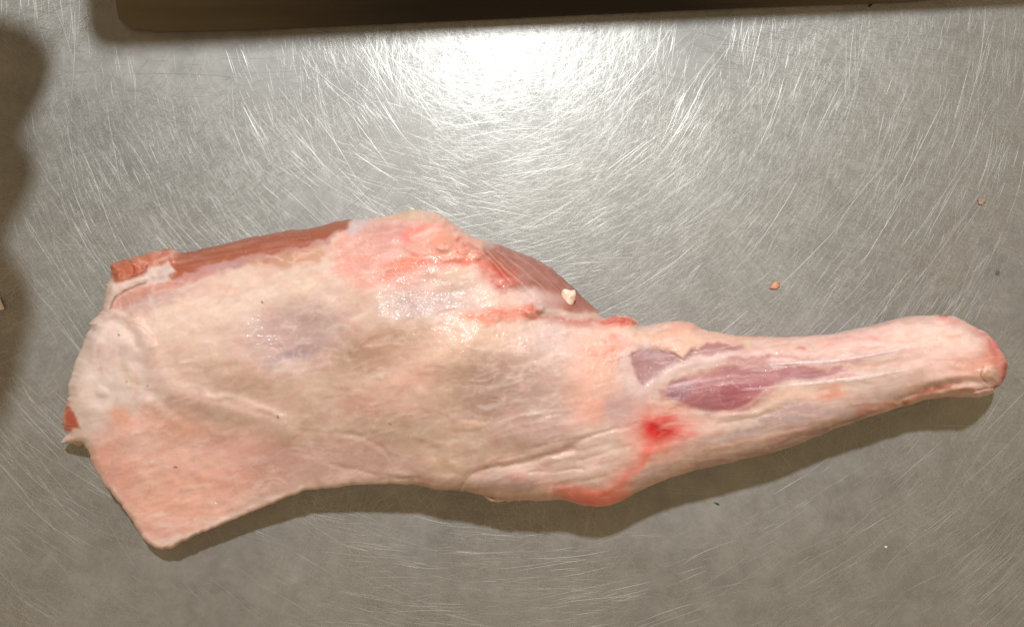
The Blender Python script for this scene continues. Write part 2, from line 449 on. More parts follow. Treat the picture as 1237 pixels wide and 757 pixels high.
def relief(px, py):
    wx = px + fbm(px / 16, py / 16, 1, 3) * 4.5; wy = py + fbm(px / 16, py / 16, 6, 3) * 4.5
    along = 0.35 + 1.1 * vnoise(px / 28, py / 28, 15)
    z = np.zeros(px.shape)
    for kind, d, w, h in RELIEF:
        if kind == 'line': z += RK * h * (m_line(px + (wx - px) * 0.5, py + (wy - py) * 0.5, d, w * 1.25) * along if w < 11 else m_line(px, py, d, w * 1.25))
        elif kind == 'blob': z += 1.25 * h * m_blob(px, py, *d, soft=w)
        else: z += 0.8 * h * m_poly(wx, wy, d, w)
    fat = 1.0 - 0.75 * muscle_mask(px, py)
    for pts, w, al, kind in STRANDS[::2]:
        p = np.array(pts)
        b = np.nonzero(sub(px, py, p[:, 0].min() - 6, p[:, 1].min() - 6, p[:, 0].max() + 6, p[:, 1].max() + 6))[0]
        if len(b): z[b] += (0.12 if kind < .66 else -0.12) * np.exp(-(seg_dist(px[b], py[b], p)[0] / (w * 1.3)) ** 2)
    z += fbm(px / 60, py / 42, 2, 3) * 1.4
    z += fbm(px / 17, py / 13, 4, 3) * 0.13 * fat
    ang = fibre(px, py, -12, 42, 7, 9, 4)
    z += ang * 0.07 * fat
    # wrinkled silver skin towards the hock
    wr = m_poly(px, py, [(590,520),(680,490),(770,500),(770,590),(700,606),(560,596),(540,560)], 25)
    z += wr * (1 - np.abs(fibre(px + fbm(px / 20, py / 20, 8) * 10, py, -14, 55, 11, 12, 2))) * 0.5
    # crumbly fat along the upper seam
    cr = m_poly(px, py, [(560,372),(660,360),(720,380),(780,396),(790,430),(720,450),(660,430),(590,410)], 14) + m_poly(px, py, [(500,292),(560,285),(600,305),(590,322),(510,312)], 8)
    z += cr * np.abs(fbm(px / 9, py / 7, 10, 4)) * 0.8
    return z
def muscle_mask(px, py):
    m = m_poly(px, py, POLY['back_muscle'], 5) + m_poly(px, py, POLY['round_muscle'], 5) + m_poly(px, py, POLY['window_a'], 4) + m_poly(px, py, POLY['window_b'], 5)
    return np.clip(m, 0, 1)
PART_ORDER = ['shank', 'knuckle', 'window_a', 'window_b', 'side_lobe', 'flank_flap', 'back_muscle', 'cut_muscle', 'round_muscle', 'muscle_nub', 'fat_tip']

# colours painted on the flesh, darker along some creases: (kind, data, softness or width, sRGB, amount)
PAINT = [
 ('poly', [(85,480),(83,455),(108,395),(125,378),(150,380),(172,400),(190,440),(200,480),(170,505),(150,530),(120,540),(95,520)], 14, (233,217,205), .9),
 ('blob', (95,460,18,30,10), 1, (240,228,210), .7), ('blob', (125,425,18,30,10), 1, (226,206,196), .5), ('line', [(148,440),(158,455),(168,466)], 9, (205,185,155), .6),
 ('poly', [(112,560),(113,535),(150,503),(180,492),(240,512),(320,532),(350,545),(330,580),(260,625),(200,655),(165,625)], 18, (242,200,182), .95),
 ('blob', (215,600,80,34,-14), 1, (236,184,160), .65), ('blob', (140,562,28,40,0), 1, (232,174,154), .6), ('blob', (145,504,14,14,0), 1, (222,164,134), .7),
 ('line', [(195,508),(225,515),(255,530)], 26, (206,158,132), .6), ('blob', (175,535,28,12,-10), 1, (228,196,178), .7), ('blob', (200,640,25,12,-20), 1, (228,180,168), .7),
 ('blob', (300,545,55,18,8), 1, (226,184,170), .7), ('blob', (195,634,14,5,10), .8, (235,208,192), .7), ('blob', (300,575,40,14,-20),1,(206,158,142),.6),
 ('poly', [(310,550),(400,522),(500,545),(520,578),(430,580),(360,588),(310,605)], 18, (203,170,156), .7),
 ('line', [(186,659),(232,645),(292,620),(340,600),(400,586),(500,581)], 7, (246,226,212), .85), ('line', [(112,560),(142,602),(168,641),(190,659)], 6, (244,218,204), .8),
 ('blob', (240,370,95,42,-8), 1, (231,208,187), .8), ('line', [(265,386),(330,362),(378,345)], 16, (237,215,190), .7), ('blob', (230,450,50,40,20), 1, (226,200,182), .6),
 ('blob', (300,460,60,22,10), 1, (216,188,168), .6),
 ('blob', (350,405,60,38,10), 1, (190,166,158), .9), ('blob', (395,388,32,24,0), 1, (192,170,160), .6), ('blob', (356,427,24,6,-14), 1, (166,146,146), .75), ('blob', (335,438,20,8,0), 1, (186,166,160), .6),
 ('blob', (435,355,30,25,0), 1, (206,176,156), .6),
 ('blob', (460,425,60,28,-20), 1, (186,156,132), .85), ('blob', (495,405,24,14,-20), 1, (190,162,136), .5),
 ('line', [(430,490),(500,462),(545,430),(580,405),(620,405)], 44, (231,197,172), .6), ('blob', (490,462,40,14,-15), 1, (234,192,174), .6), ('blob', (545,470,18,40,5), 1, (222,194,162), .5),
 ('blob', (605,470,66,44,0), 1, (172,144,128), .9), ('blob', (655,480,50,40,0), 1, (196,172,160), .7), ('blob', (660,520,50,20,-5), 1, (206,180,172), .6),
 ('blob', (440,490,26,11,15), 1, (211,163,148), .7), ('line', [(430,501),(438,504),(446,504)], 3, (238,215,200), .8), ('blob', (480,520,50,14,10), 1, (200,178,156), .6),
 ('blob', (515,358,52,22,-15), .8, (188,168,160), .95), ('line', [(478,375),(488,357),(515,348),(560,344)], 2.6, (160,138,118), .55), ('blob', (550,372,26,8,-20), 1, (190,170,160), .5),
 # upper seam
 ('poly', [(395,300),(430,275),(480,262),(540,270),(580,298),(592,318),(545,322),(522,338),(480,346),(440,352),(408,332)], 10, (220,168,152), .9),
 ('blob', (468,285,38,16,-8), 1, (206,156,146), .7), ('blob', (430,305,26,22,0), 1, (218,160,142), .5), ('blob', (498,284,13,7,-30), 1, (228,118,108), .75), ('line', [(498,284),(515,274),(545,274)], 8, (228,150,134), .6),
 ('poly', [(462,323),(500,306),(560,305),(592,316),(545,319),(505,324),(470,335)], 5, (219,128,104), .8), ('blob', (540,320,24,6,-8), 1, (206,120,104), .6), ('blob', (475,330,18,8,-10), 1, (214,140,118), .7),
 ('line', [(462,265),(503,258),(540,266),(568,286),(600,304)], 13, (221,178,152), .75), ('blob', (499,260,12,7,-10), 1, (214,190,158), .8), ('blob', (545,292,40,12,5), 1, (229,164,140), .8),
 ('blob', (552,304,4,4,0), 1, (205,90,72), .8), ('blob', (553,290,3,5,0), 1, (210,95,75), .8), ('line', [(553,316),(570,318),(584,312)], 4, (208,100,82), .7),
 ('line', [(490,308),(505,312),(530,308),(560,306)], 2, (238,180,150), .8),
 ('blob', (545,338,40,14,-18), 1, (218,190,168), .8),
 ('poly', POLY['back_muscle'], 3.5, (158,92,68), .97),
 ('poly', [(298,311),(350,303),(390,292),(405,283),(400,292),(372,303),(330,314),(290,324),(240,337),(200,347),(198,338),(240,326)], 4, (180,138,132), .9),
 ('poly', [(290,314),(340,307),(385,297),(395,300),(385,316),(350,322),(310,321)], 5, (192,142,114), .75),
 ('poly', [(418,278),(428,265),(460,258),(442,270),(424,282)], 3, (206,190,188), .85),
 ('poly', POLY['cut_muscle'], 2, (186,112,88), 1.0), ('blob', (185,308,30,4,-12), 1, (198,128,100), .6), ('blob', (172,329,16,4,-20), 1, (160,76,58), .8), ('line', [(158,316),(162,326),(158,333)], 2, (150,72,52), .8),
 ('poly', [(150,340),(180,328),(205,315),(213,325),(198,335),(185,341),(160,352),(142,366),(133,374),(120,378),(124,345),(136,341)], 3, (228,207,192), .95),
 ('poly', [(182,332),(205,316),(214,325),(196,338),(184,343)], 2.5, (207,192,180), .85),
 ('poly', [(133,373),(145,356),(165,346),(200,338),(245,326),(252,331),(222,345),(187,358),(160,368),(150,377)], 4, (206,152,134), .9),
 ('blob', (188,362,44,9,-16), 1, (200,170,162), .8), ('line', [(133,373),(138,361),(155,349),(176,341)], 2.4, (136,80,62), .85), ('line', [(212,340),(250,328),(300,318)], 5, (186,142,136), .7),
 ('line', [(110,393),(125,382),(145,379),(160,386),(172,401)], 5, (236,214,196), .7), ('blob', (175,392,7,14,-40), 1, (238,218,200), .6),
 # round muscle and the red seam
 ('poly', POLY['round_muscle'], 4.5, (164,106,90), .97), ('blob', (640,338,32,16,38), 1, (174,130,118), .6), ('line', [(640,308),(668,325),(690,344),(715,370)], 8, (160,98,82), .7),
 ('blob', (602,333,22,13,32), 1, (192,84,68), .8), ('blob', (609,349,9,5,30), 1, (170,44,38), .85), ('blob', (585,322,8,8,0), 1, (205,110,92), .7), ('blob', (646,344,5,9,10), 1, (150,104,76), .7),
 ('line', [(588,302),(612,325),(640,352)], 1.6, (208,166,152), .6), ('line', [(600,302),(630,326),(662,354)], 1.8, (206,164,150), .55), ('line', [(578,300),(598,318),(618,342)], 1.6, (210,168,150), .6),
 ('line', [(620,306),(650,328),(676,352)], 1.4, (196,150,136), .5), ('line', [(606,304),(640,320),(668,340)], 1.4, (196,150,136), .4),
 ('poly', [(645,366),(690,375),(728,381),(738,386),(690,385),(650,377)], 4, (208,182,168), .85), ('blob', (640,358,26,8,12), 1, (230,210,200), .85), ('blob', (618,366,26,14,10), 1, (230,196,178), .7), ('blob', (668,362,16,8,10), 1, (206,176,166), .7),
 ('blob', (590,292,10,6,10), 1, (196,178,162), .8),
 ('poly', [(556,384),(590,371),(635,367),(650,371),(656,383),(640,387),(620,386),(590,390)], 5, (227,152,130), .85), ('blob', (640,376,10,8,0), 1, (221,116,94), .8), ('blob', (590,380,22,5,-10), 1, (222,132,110), .6),
 ('poly', [(652,380),(680,384),(722,387),(728,393),(690,397),(662,391)], 3, (172,96,78), .95), ('blob', (704,392,16,3.4,6), 1, (166,34,28), .9), ('blob', (680,390,10,3,6), 1, (178,70,56), .7),
 ('poly', [(722,387),(745,380),(764,383),(771,391),(750,394),(725,395)], 2.5, (221,96,76), .95), ('blob', (755,385,5,2,0), 1, (150,30,30), .8),
 ('blob', (700,412,60,22,5), 1, (228,206,193), .7), ('blob', (655,405,34,22,20), 1, (222,200,188), .6),
 # hock
 ('blob', (716,445,28,60,8), 1, (238,188,166), .7), ('blob', (778,403,50,12,-3), 1, (237,200,178), .8), ('blob', (742,412,18,8,5), 1, (230,136,116), .65), ('blob', (735,425,22,12,0), 1, (234,172,150), .5), ('blob', (720,497,20,16,0), 1, (236,174,154), .6),
 ('blob', (750,496,20,22,0), 1, (190,164,160), .85), ('blob', (760,455,10,30,-8), 1, (214,190,186), .6), ('blob', (780,480,16,14,0), 1, (216,192,184), .6),
 ('line', [(700,545),(740,530),(790,520)], 40, (230,206,190), .6), ('blob', (690,560,60,24,-10), 1, (226,200,186), .6), ('blob', (615,582,50,12,-4), 1, (206,180,172), .7), ('line', [(553,592),(567,573),(590,564)], 3, (150,118,106), .7), ('blob', (625,575,10,6,0), 1, (220,160,146), .6),
 ('blob', (540,560,30,14,20), 1, (222,194,168), .7), ('blob', (565,514,20,5,-5), .8, (232,206,180), .8),
 ('poly', POLY['window_a'], 2, (168,130,129), .94), ('blob', (785,425,16,9,10), 1, (196,170,170), .6), ('blob', (880,418,30,4,0), 1, (170,120,116), .7),
 ('poly', [(768,398),(816,384),(838,385),(850,393),(880,399),(912,402),(911,414),(870,412),(855,416),(845,420),(835,420),(826,434),(815,425),(790,420)], 2.5, (234,198,174), .95), ('blob', (825,397,24,7,8), 1, (236,182,160), .7),
 ('line', [(776,472),(800,456),(830,441),(870,431),(925,426)], 13, (219,196,188), .9), ('line', [(900,424),(960,428),(1010,428)], 8, (228,190,172), .7),
 ('poly', POLY['window_b'], 6, (170,120,122), .92), ('poly', [(800,474),(830,462),(880,462),(925,466),(905,488),(870,498),(830,489)], 6, (160,104,108), .7), ('blob', (878,478,11,13,10), .9, (150,86,92), .6), ('blob', (900,476,34,16,-20), 1, (166,100,108), .6), ('blob', (818,472,18,8,-20), 1, (140,112,122), .75),
 ('line', [(812,466),(870,456),(908,453),(940,452)], 4, (206,174,170), .75), ('line', [(868,466),(882,462),(892,468)], 1.5, (214,180,172), .6), ('line', [(868,470),(871,486),(880,492),(888,484)], 1.4, (206,160,154), .4),
 ('line', [(880,448),(940,446),(1015,450)], 9, (178,128,130), .6), ('line', [(880,434),(950,433),(1000,436),(1040,434)], 7, (184,138,136), .8), ('line', [(930,452),(980,452),(1030,450)], 8, (180,130,134), .7), ('line', [(890,439),(940,441),(1000,442)], 3, (222,186,176), .7),
 ('line', [(860,500),(880,496),(905,488),(925,470)], 3, (226,186,172), .6),
 ('line', [(930,438),(1000,435),(1060,427),(1100,418)], 6, (242,221,212), .9), ('line', [(945,466),(1000,461),(1050,455),(1098,448)], 11, (234,214,200), .8), ('blob', (1060,470,30,10,-8), 1, (218,196,180), .8),
 ('poly', [(850,522),(905,504),(950,488),(985,490),(1040,500),(1000,516),(950,524),(900,528),(830,545),(815,542)], 9, (192,173,168), .85), ('line', [(806,538),(870,522),(915,502),(960,478)], 8, (224,198,178), .8), ('line', [(840,547),(900,532),(960,522),(1012,506)], 7, (221,190,168), .75),
 ('line', [(845,562),(920,545),(1000,519)], 14, (178,156,148), .75), ('blob', (950,480,30,8,-15), 1, (228,198,174), .7), ('blob', (830,540,30,12,-14), 1, (218,196,180), .5),
 ('blob', (1006,472,18,8,-15), 1, (228,158,130), .8), ('line', [(1040,496),(1060,494),(1080,490)], 9, (216,132,112), .7), ('line', [(930,539),(985,521),(1030,507),(1054,496)], 3.5, (150,120,104), .7),
 ('blob', (960,410,80,8,0), 1, (230,188,172), .7), ('blob', (1060,405,70,14,-6), 1, (243,202,188), .8), ('blob', (968,420,4,2,0), 1, (190,84,80), .8), ('blob', (905,415,6,5,0), 1, (226,204,172), .8), ('line', [(1000,412),(1030,408),(1060,410)], 5, (224,160,148), .5),
 ('line', [(880,437),(950,438),(1020,434),(1080,424)], 3.5, (192,150,148), .65), ('line', [(840,432),(900,428),(1000,424),(1060,414)], 5, (240,214,204), .6), ('line', [(1000,445),(1060,442),(1110,436),(1150,428)], 5, (228,180,170), .6),
 ('line', [(1020,469),(1060,464),(1100,456)], 5, (240,222,208), .6), ('line', [(870,500),(920,494),(960,480),(1000,472)], 3, (238,206,188), .6), ('line', [(950,488),(1000,492),(1040,486),(1080,474)], 8, (206,186,182), .6),
 # foot end
 ('blob', (1150,425,60,36,0), 1, (254,222,208), .9), ('blob', (1128,406,36,14,5), 1, (246,222,200), .7), ('blob', (1206,428,15,28,-12), 1, (222,122,110), .9), ('blob', (1184,440,34,14,-10), 1, (232,166,142), .7), ('line', [(1140,384),(1175,398),(1200,420)], 8, (230,160,150), .7),
 ('poly', [(1088,484),(1110,470),(1160,459),(1168,464),(1125,474),(1095,487)], 4, (186,108,92), .95), ('line', [(1100,483),(1130,476),(1165,463)], 4, (234,196,166), .7), ('blob', (1195,451,11,8,-20), .8, (240,217,186), .85), ('line', [(1214,440),(1213,455),(1204,466),(1192,470)], 4, (166,80,72), .9), ('line', [(1188,444),(1186,455),(1192,463)], 2.4, (190,110,96), .8), ('line', [(1180,398),(1194,412),(1204,432)], 2.6, (206,120,112), .7), ('line', [(1204,466),(1195,469),(1182,470)], 2.5, (120,60,52), .8),
 ('blob', (1141,381,5,2,0), .8, (176,30,40), .9), ('blob', (1185,476,16,4,-5), 1, (236,204,190), .8), ('line', [(1110,490),(1150,478),(1175,470)], 5, (214,150,134), .5),
 # bruise and red run down to the point of the hock
 ('blob', (797,519,38,28,0), 1, (230,128,114), .65), ('line', [(792,535),(775,560),(750,585),(726,606)], 24, (236,140,122), .6), ('blob', (716,600,46,12,6), 1, (236,130,110), .9), ('blob', (822,520,18,10,10), 1, (226,118,112), .5),
 ('blob', (797,518,20,15,10), .8, (206,30,36), .95), ('line', [(788,540),(772,566),(752,584)], 12, (228,104,90), .4), ('line', [(800,480),(812,486),(824,490)], 3, (186,150,96), .6), ('line', [(808,494),(820,489)], 2, (172,136,86), .5),
 ('blob', (785,575,24,10,-25), 1, (200,180,172), .7), ('blob', (792,514,7,4,30), .7, (176,14,22), .7),
 # specks of dirt on the fat
 ('blob', (144,402,1.6,1.4,0), .6, (70,56,48), .9), ('blob', (156,464,1.8,1.2,20), .6, (84,66,54), .8), ('blob', (181,465,1.4,1.4,0), .6, (70,56,48), .8), ('blob', (213,565,1.6,1.4,0), .6, (60,46,42), .9), ('blob', (335,504,2.2,1.4,40), .6, (120,50,46), .8),
 ('blob', (316,366,1.4,1.6,0), .6, (80,66,54), .8), ('blob', (472,513,2.2,1.2,10), .6, (110,92,60), .7),
 # cut nub at the far left
 ('poly', POLY['muscle_nub'], 2, (190,102,78), .97), ('line', [(79,490),(77,500),(78,512)], 3, (222,176,148), .7), ('poly', POLY['fat_tip'], 3, (230,210,192), .8),
]
def make_strands():
    r = np.random.default_rng(21)
    out = []
    while len(out) < 620:
        x = r.uniform(85, 1200); y = r.uniform(260, 655)
        if not inside(np.array([x]), np.array([y]), OUTLINE)[0]: continue
        if x > 780: a = -8 + r.normal(0, 9)
        elif x < 190 and y < 520: a = 65 + r.normal(0, 28)
        elif x > 560 and y > 490: a = -16 + r.normal(0, 16)
        else: a = -14 + r.normal(0, 15)
        a = math.radians(a); L = r.uniform(8, 46); k = r.normal(0, 0.012)
        pts = []
        for t in np.linspace(-.5, .5, 4):
            aa = a + k * t * L
            pts.append((x + math.cos(aa) * t * L, y + math.sin(aa) * t * L + r.normal(0, .6)))
        out.append((pts, r.uniform(1.0, 2.6), r.uniform(.08, .30), r.random()))
    return out
STRANDS = make_strands()
MEAT_K = np.array([0.815, 0.80, 0.91])
def colour(px, py):
    wx = px + fbm(px / 14, py / 14, 1, 4) * 5.5; wy = py + fbm(px / 14, py / 14, 6, 4) * 5.5
    N = px.shape[0]
    C = np.tile(lin((221,197,177)), (N, 1))
    def mix(m, c, a=1.0):
        k = np.clip(m * a, 0, 1)[:, None]
        C[:] = C * (1 - k) + np.asarray(c)[None] * k
    mix(sstep(0.05, 0.6, fbm(px / 75, py / 55, 3, 4)), lin((204,178,158)), .8)
    mix(sstep(0.05, 0.6, -fbm(px / 75, py / 55, 3, 4)), lin((232,202,186)), .8)
    mix(sstep(0.1, 0.6, fbm(px / 30, py / 22, 7, 4)), lin((214,176,158)), .5)
    lx = px + (wx - px) * 0.4; ly = py + (wy - py) * 0.4
    for kind, d, w, c, a in PAINT:
        if kind == 'line': m = m_line(lx, ly, d, w) if w < 5 else m_line(wx, wy, d, w)
        elif kind == 'blob': m = m_blob(wx, wy, *d, soft=w)
        else: m = m_poly(wx, wy, d, w)
        mix(m, lin(c), a)
    mm = muscle_mask(px, py)
    # connective tissue streaks in the fat, fibres in the flesh
    f1 = fibre(px + fbm(px / 30, py / 30, 4) * 8, py + fbm(px / 30, py / 30, 5) * 8, -10, 40, 4.5, 2, 4)
    mix(sstep(0.1, 0.55, f1) * (1 - mm), lin((238,214,200)), .22)
    mix(sstep(0.1, 0.6, -f1) * (1 - mm), lin((200,164,148)), .15)
    fl = m_poly(px, py, POLY['flank_flap'], 18)
    f2 = fibre(px + fbm(px / 25, py / 25, 4) * 9, py + fbm(px / 25, py / 25, 5) * 9, -14, 38, 3.6, 8, 4)
    mix(sstep(0.0, 0.5, f2) * fl, lin((244,208,192)), .28); mix(sstep(0.05, 0.5, -f2) * fl, lin((224,164,140)), .28)
    f3 = fibre(px, py, -10, 50, 3.0, 5, 3)
    bm = np.clip(m_poly(px, py, POLY['back_muscle'], 4) + m_poly(px, py, POLY['window_b'], 4) + m_poly(px, py, POLY['window_a'], 4), 0, 1)
    mix(sstep(0.0, 0.5, f3) * bm, lin((196,146,136)), .24); mix(sstep(0.0, 0.5, -f3) * bm, lin((146,86,76)), .16)
    f4 = fibre(px, py, 44, 60, 3.2, 3, 3); rm = m_poly(px, py, POLY['round_muscle'], 4)
    mix(sstep(0.05, 0.5, f4) * rm, lin((194,148,134)), .35)
    # sinewy streaks along the shank
    sh = m_poly(px, py, POLY['shank'], 10) + m_poly(px, py, POLY['knuckle'], 10)
    f5 = fibre(px + fbm(px / 30, py / 30, 4) * 6, py + (px - 950) * 0.10 + fbm(px / 40, py / 40, 2) * 6, 0, 70, 4.0, 6, 4)
    mix(sstep(0.1, 0.55, f5) * np.clip(sh, 0, 1), lin((240,214,202)), .4); mix(sstep(0.1, 0.55, -f5) * np.clip(sh, 0, 1), lin((206,150,138)), .28)
    keep = np.clip(m_blob(px, py, 797, 518, 30, 24) + m_line(px, py, [(780,548),(750,585),(726,606)], 26) + m_poly(px, py, [(556,384),(635,366),(730,380),(771,386),(765,396),(690,398),(590,390)], 5), 0, 1)
    mm = np.clip(mm + 0.8 * keep, 0, 1)
    for pts, w, al, kind in STRANDS:
        p = np.array(pts)
        b = np.nonzero(sub(px, py, p[:, 0].min() - 5, p[:, 1].min() - 5, p[:, 0].max() + 5, p[:, 1].max() + 5))[0]
        if not len(b): continue
        d = seg_dist(lx[b], ly[b], p)[0]
        k = (np.exp(-(d / w) ** 2) * al * (1 - 0.7 * mm[b]))[:, None]
        cc = lin((244,226,210)) if kind < .66 else (lin((202,166,150)) if kind < .88 else lin((214,146,132)))
        C[b] = C[b] * (1 - k) + cc * k
    # lobules of fat and thin places where the flesh shows through
    lob = 1 - np.abs(fbm(wx / 24, wy / 16, 9, 4)) * 2.2
    mix(sstep(0.75, 1.0, lob) * (1 - mm), lin((238,214,196)), .26)
    thin = sstep(0.12, 0.5, fbm(wx / 34, wy / 26, 12, 5))
    mix(thin * (1 - mm), lin((210,166,152)), .24)
    # small blotches
    g = fbm(px / 9, py / 8, 11, 3)
    C *= (1 + 0.08 * g + 0.03 * fbm(px / 3, py / 3, 12, 2))[:, None]
    g2 = sstep(0.35, 0.7, fbm(px / 11, py / 9, 13, 3)); mix(g2 * (1 - mm), lin((222,150,134)), .15)
    lum = (C @ np.array([0.3, 0.6, 0.1]))[:, None]
    C[:] = np.clip(lum + (C - lum) * 1.16, 0.004, 1.0)
    return np.clip(C * MEAT_K, 0.005, 0.9)

SPARK = [(980,440,60,9),(1060,428,45,9),(900,426,50,6),(1010,460,50,7),(930,500,60,10),(640,338,30,12),(330,290,60,8),(180,312,30,8),(150,560,30,28),(215,508,18,16),(290,560,60,12),(395,548,38,10),(165,590,22,20),(280,600,45,12),(390,408,20,12),(470,322,24,12),(700,425,36,30),(775,428,24,20),
 (760,410,45,14),(840,448,34,7),(250,325,34,9),(930,448,24,7),(1135,415,30,14),(1172,445,20,8),(655,395,22,16),(192,320,12,8),(285,308,14,8),(440,280,20,8),(500,345,20,6),(210,560,60,20),(430,570,40,8),(650,425,16,22)]

def meat_height(px, py, d=None):
    if d is None: d, _, _ = sdf(px, py, OUTLINE)
    base = BASEH(px, py)
    R, q = edge_params(px, py)
    t = np.clip(d / R, 0, 1)
    prof = np.sqrt(np.clip(1 - (1 - t) ** 2, 0, 1))
    ze = base * q
    rel = relief(px, py) * (0.25 + 0.75 * sstep(0, 0.5, t))
    return np.maximum(ze + (base - ze) * prof + rel, 2.0) / 1000.0

def meat_material():
    m, nt, b = new_mat('raw_meat')
    L = nt.links.new
    tc = node(nt, 'ShaderNodeTexCoord')
    at = node(nt, 'ShaderNodeAttribute', attribute_name='flesh')
    sp = node(nt, 'ShaderNodeAttribute', attribute_name='wet')
    n1 = node(nt, 'ShaderNodeTexNoise', i_Scale=420.0, i_Detail=5.0, i_Roughness=0.65); L(tc.outputs['Object'], n1.inputs['Vector'])
    n2 = node(nt, 'ShaderNodeTexNoise', i_Scale=760.0, i_Detail=1.0, i_Roughness=0.5); L(tc.outputs['Object'], n2.inputs['Vector'])
    n3 = node(nt, 'ShaderNodeTexNoise', i_Scale=120.0, i_Detail=6.0, i_Roughness=0.7); L(tc.outputs['Object'], n3.inputs['Vector'])
    mr = node(nt, 'ShaderNodeMapRange', i_1=0.3, i_2=0.7, i_3=0.93, i_4=1.07); L(n3.outputs['Fac'], mr.inputs[0])
    mx = node(nt, 'ShaderNodeVectorMath', operation='SCALE'); L(at.outputs['Color'], mx.inputs[0]); L(mr.outputs[0], mx.inputs['Scale'])
    L(mx.outputs[0], b.inputs['Base Color'])
    b.inputs['Roughness'].default_value = 0.5
    b.inputs['IOR'].default_value = 1.36
    b.inputs['Subsurface Weight'].default_value = 0.14
    b.inputs['Subsurface Radius'].default_value = (1.0, 0.45, 0.3)
    b.inputs['Subsurface Scale'].default_value = 0.0016
    bp = node(nt, 'ShaderNodeBump', i_Strength=0.02, i_Distance=0.0006); L(n1.outputs['Fac'], bp.inputs['Height'])
    L(bp.outputs['Normal'], b.inputs['Normal'])
    st = node(nt, 'ShaderNodeMapRange', i_1=0.0, i_2=1.0, i_3=0.15, i_4=1.0); L(sp.outputs['Fac'], st.inputs[0])
    bc = node(nt, 'ShaderNodeBump', i_Distance=0.0020); L(n2.outputs['Fac'], bc.inputs['Height']); L(st.outputs[0], bc.inputs['Strength'])
    n5 = node(nt, 'ShaderNodeTexNoise', i_Scale=190.0, i_Detail=2.0, i_Roughness=0.5)
    mp5 = node(nt, 'ShaderNodeMapping'); mp5.inputs['Scale'].default_value = (0.6, 1.4, 1.0); mp5.inputs['Rotation'].default_value = (0, 0, 0.25)
    L(tc.outputs['Object'], mp5.inputs[0]); L(mp5.outputs[0], n5.inputs['Vector'])
    b5 = node(nt, 'ShaderNodeBump', i_Strength=0.6, i_Distance=0.0022); L(n5.outputs['Fac'], b5.inputs['Height'])
    L(b5.outputs['Normal'], bc.inputs['Normal'])
    L(bc.outputs['Normal'], b.inputs['Coat Normal'])
    n4 = node(nt, 'ShaderNodeTexNoise', i_Scale=480.0, i_Detail=2.0); L(tc.outputs['Object'], n4.inputs['Vector'])
    th = node(nt, 'ShaderNodeMapRange', i_1=0.46, i_2=0.56, i_3=0.0, i_4=1.0); L(n4.outputs['Fac'], th.inputs[0])
    ml = node(nt, 'ShaderNodeMath', operation='MULTIPLY'); L(th.outputs[0], ml.inputs[0]); L(sp.outputs['Fac'], ml.inputs[1])
    cw = node(nt, 'ShaderNodeMapRange', i_1=0.0, i_2=1.0, i_3=0.18, i_4=0.7); L(ml.outputs[0], cw.inputs[0])
    L(cw.outputs[0], b.inputs['Coat Weight'])
    cr = node(nt, 'ShaderNodeMapRange', i_1=0.0, i_2=1.0, i_3=0.17, i_4=0.08); L(sp.outputs['Fac'], cr.inputs[0])
    L(cr.outputs[0], b.inputs['Coat Roughness'])
    return m
MEAT = meat_material()

def add_attrs(me, C, wet):
    a = me.attributes.new('flesh', 'FLOAT_COLOR', 'POINT')
    a.data.foreach_set('color', np.c_[C, np.ones(len(C))].astype(np.float32).ravel())
    w = me.attributes.new('wet', 'FLOAT', 'POINT')
    w.data.foreach_set('value', wet.astype(np.float32))
def wetness(px, py):
    w = np.zeros(px.shape)
    for (x, y, rx, ry) in SPARK: w = np.maximum(w, m_blob(px, py, x, y, rx, ry, 0, 1.0))
    w *= 0.55 + 0.6 * sstep(-0.3, 0.3, fbm(px / 10, py / 8, 14, 3))
    return np.clip(np.maximum(w, 0.35 * muscle_mask(px, py)), 0, 1)

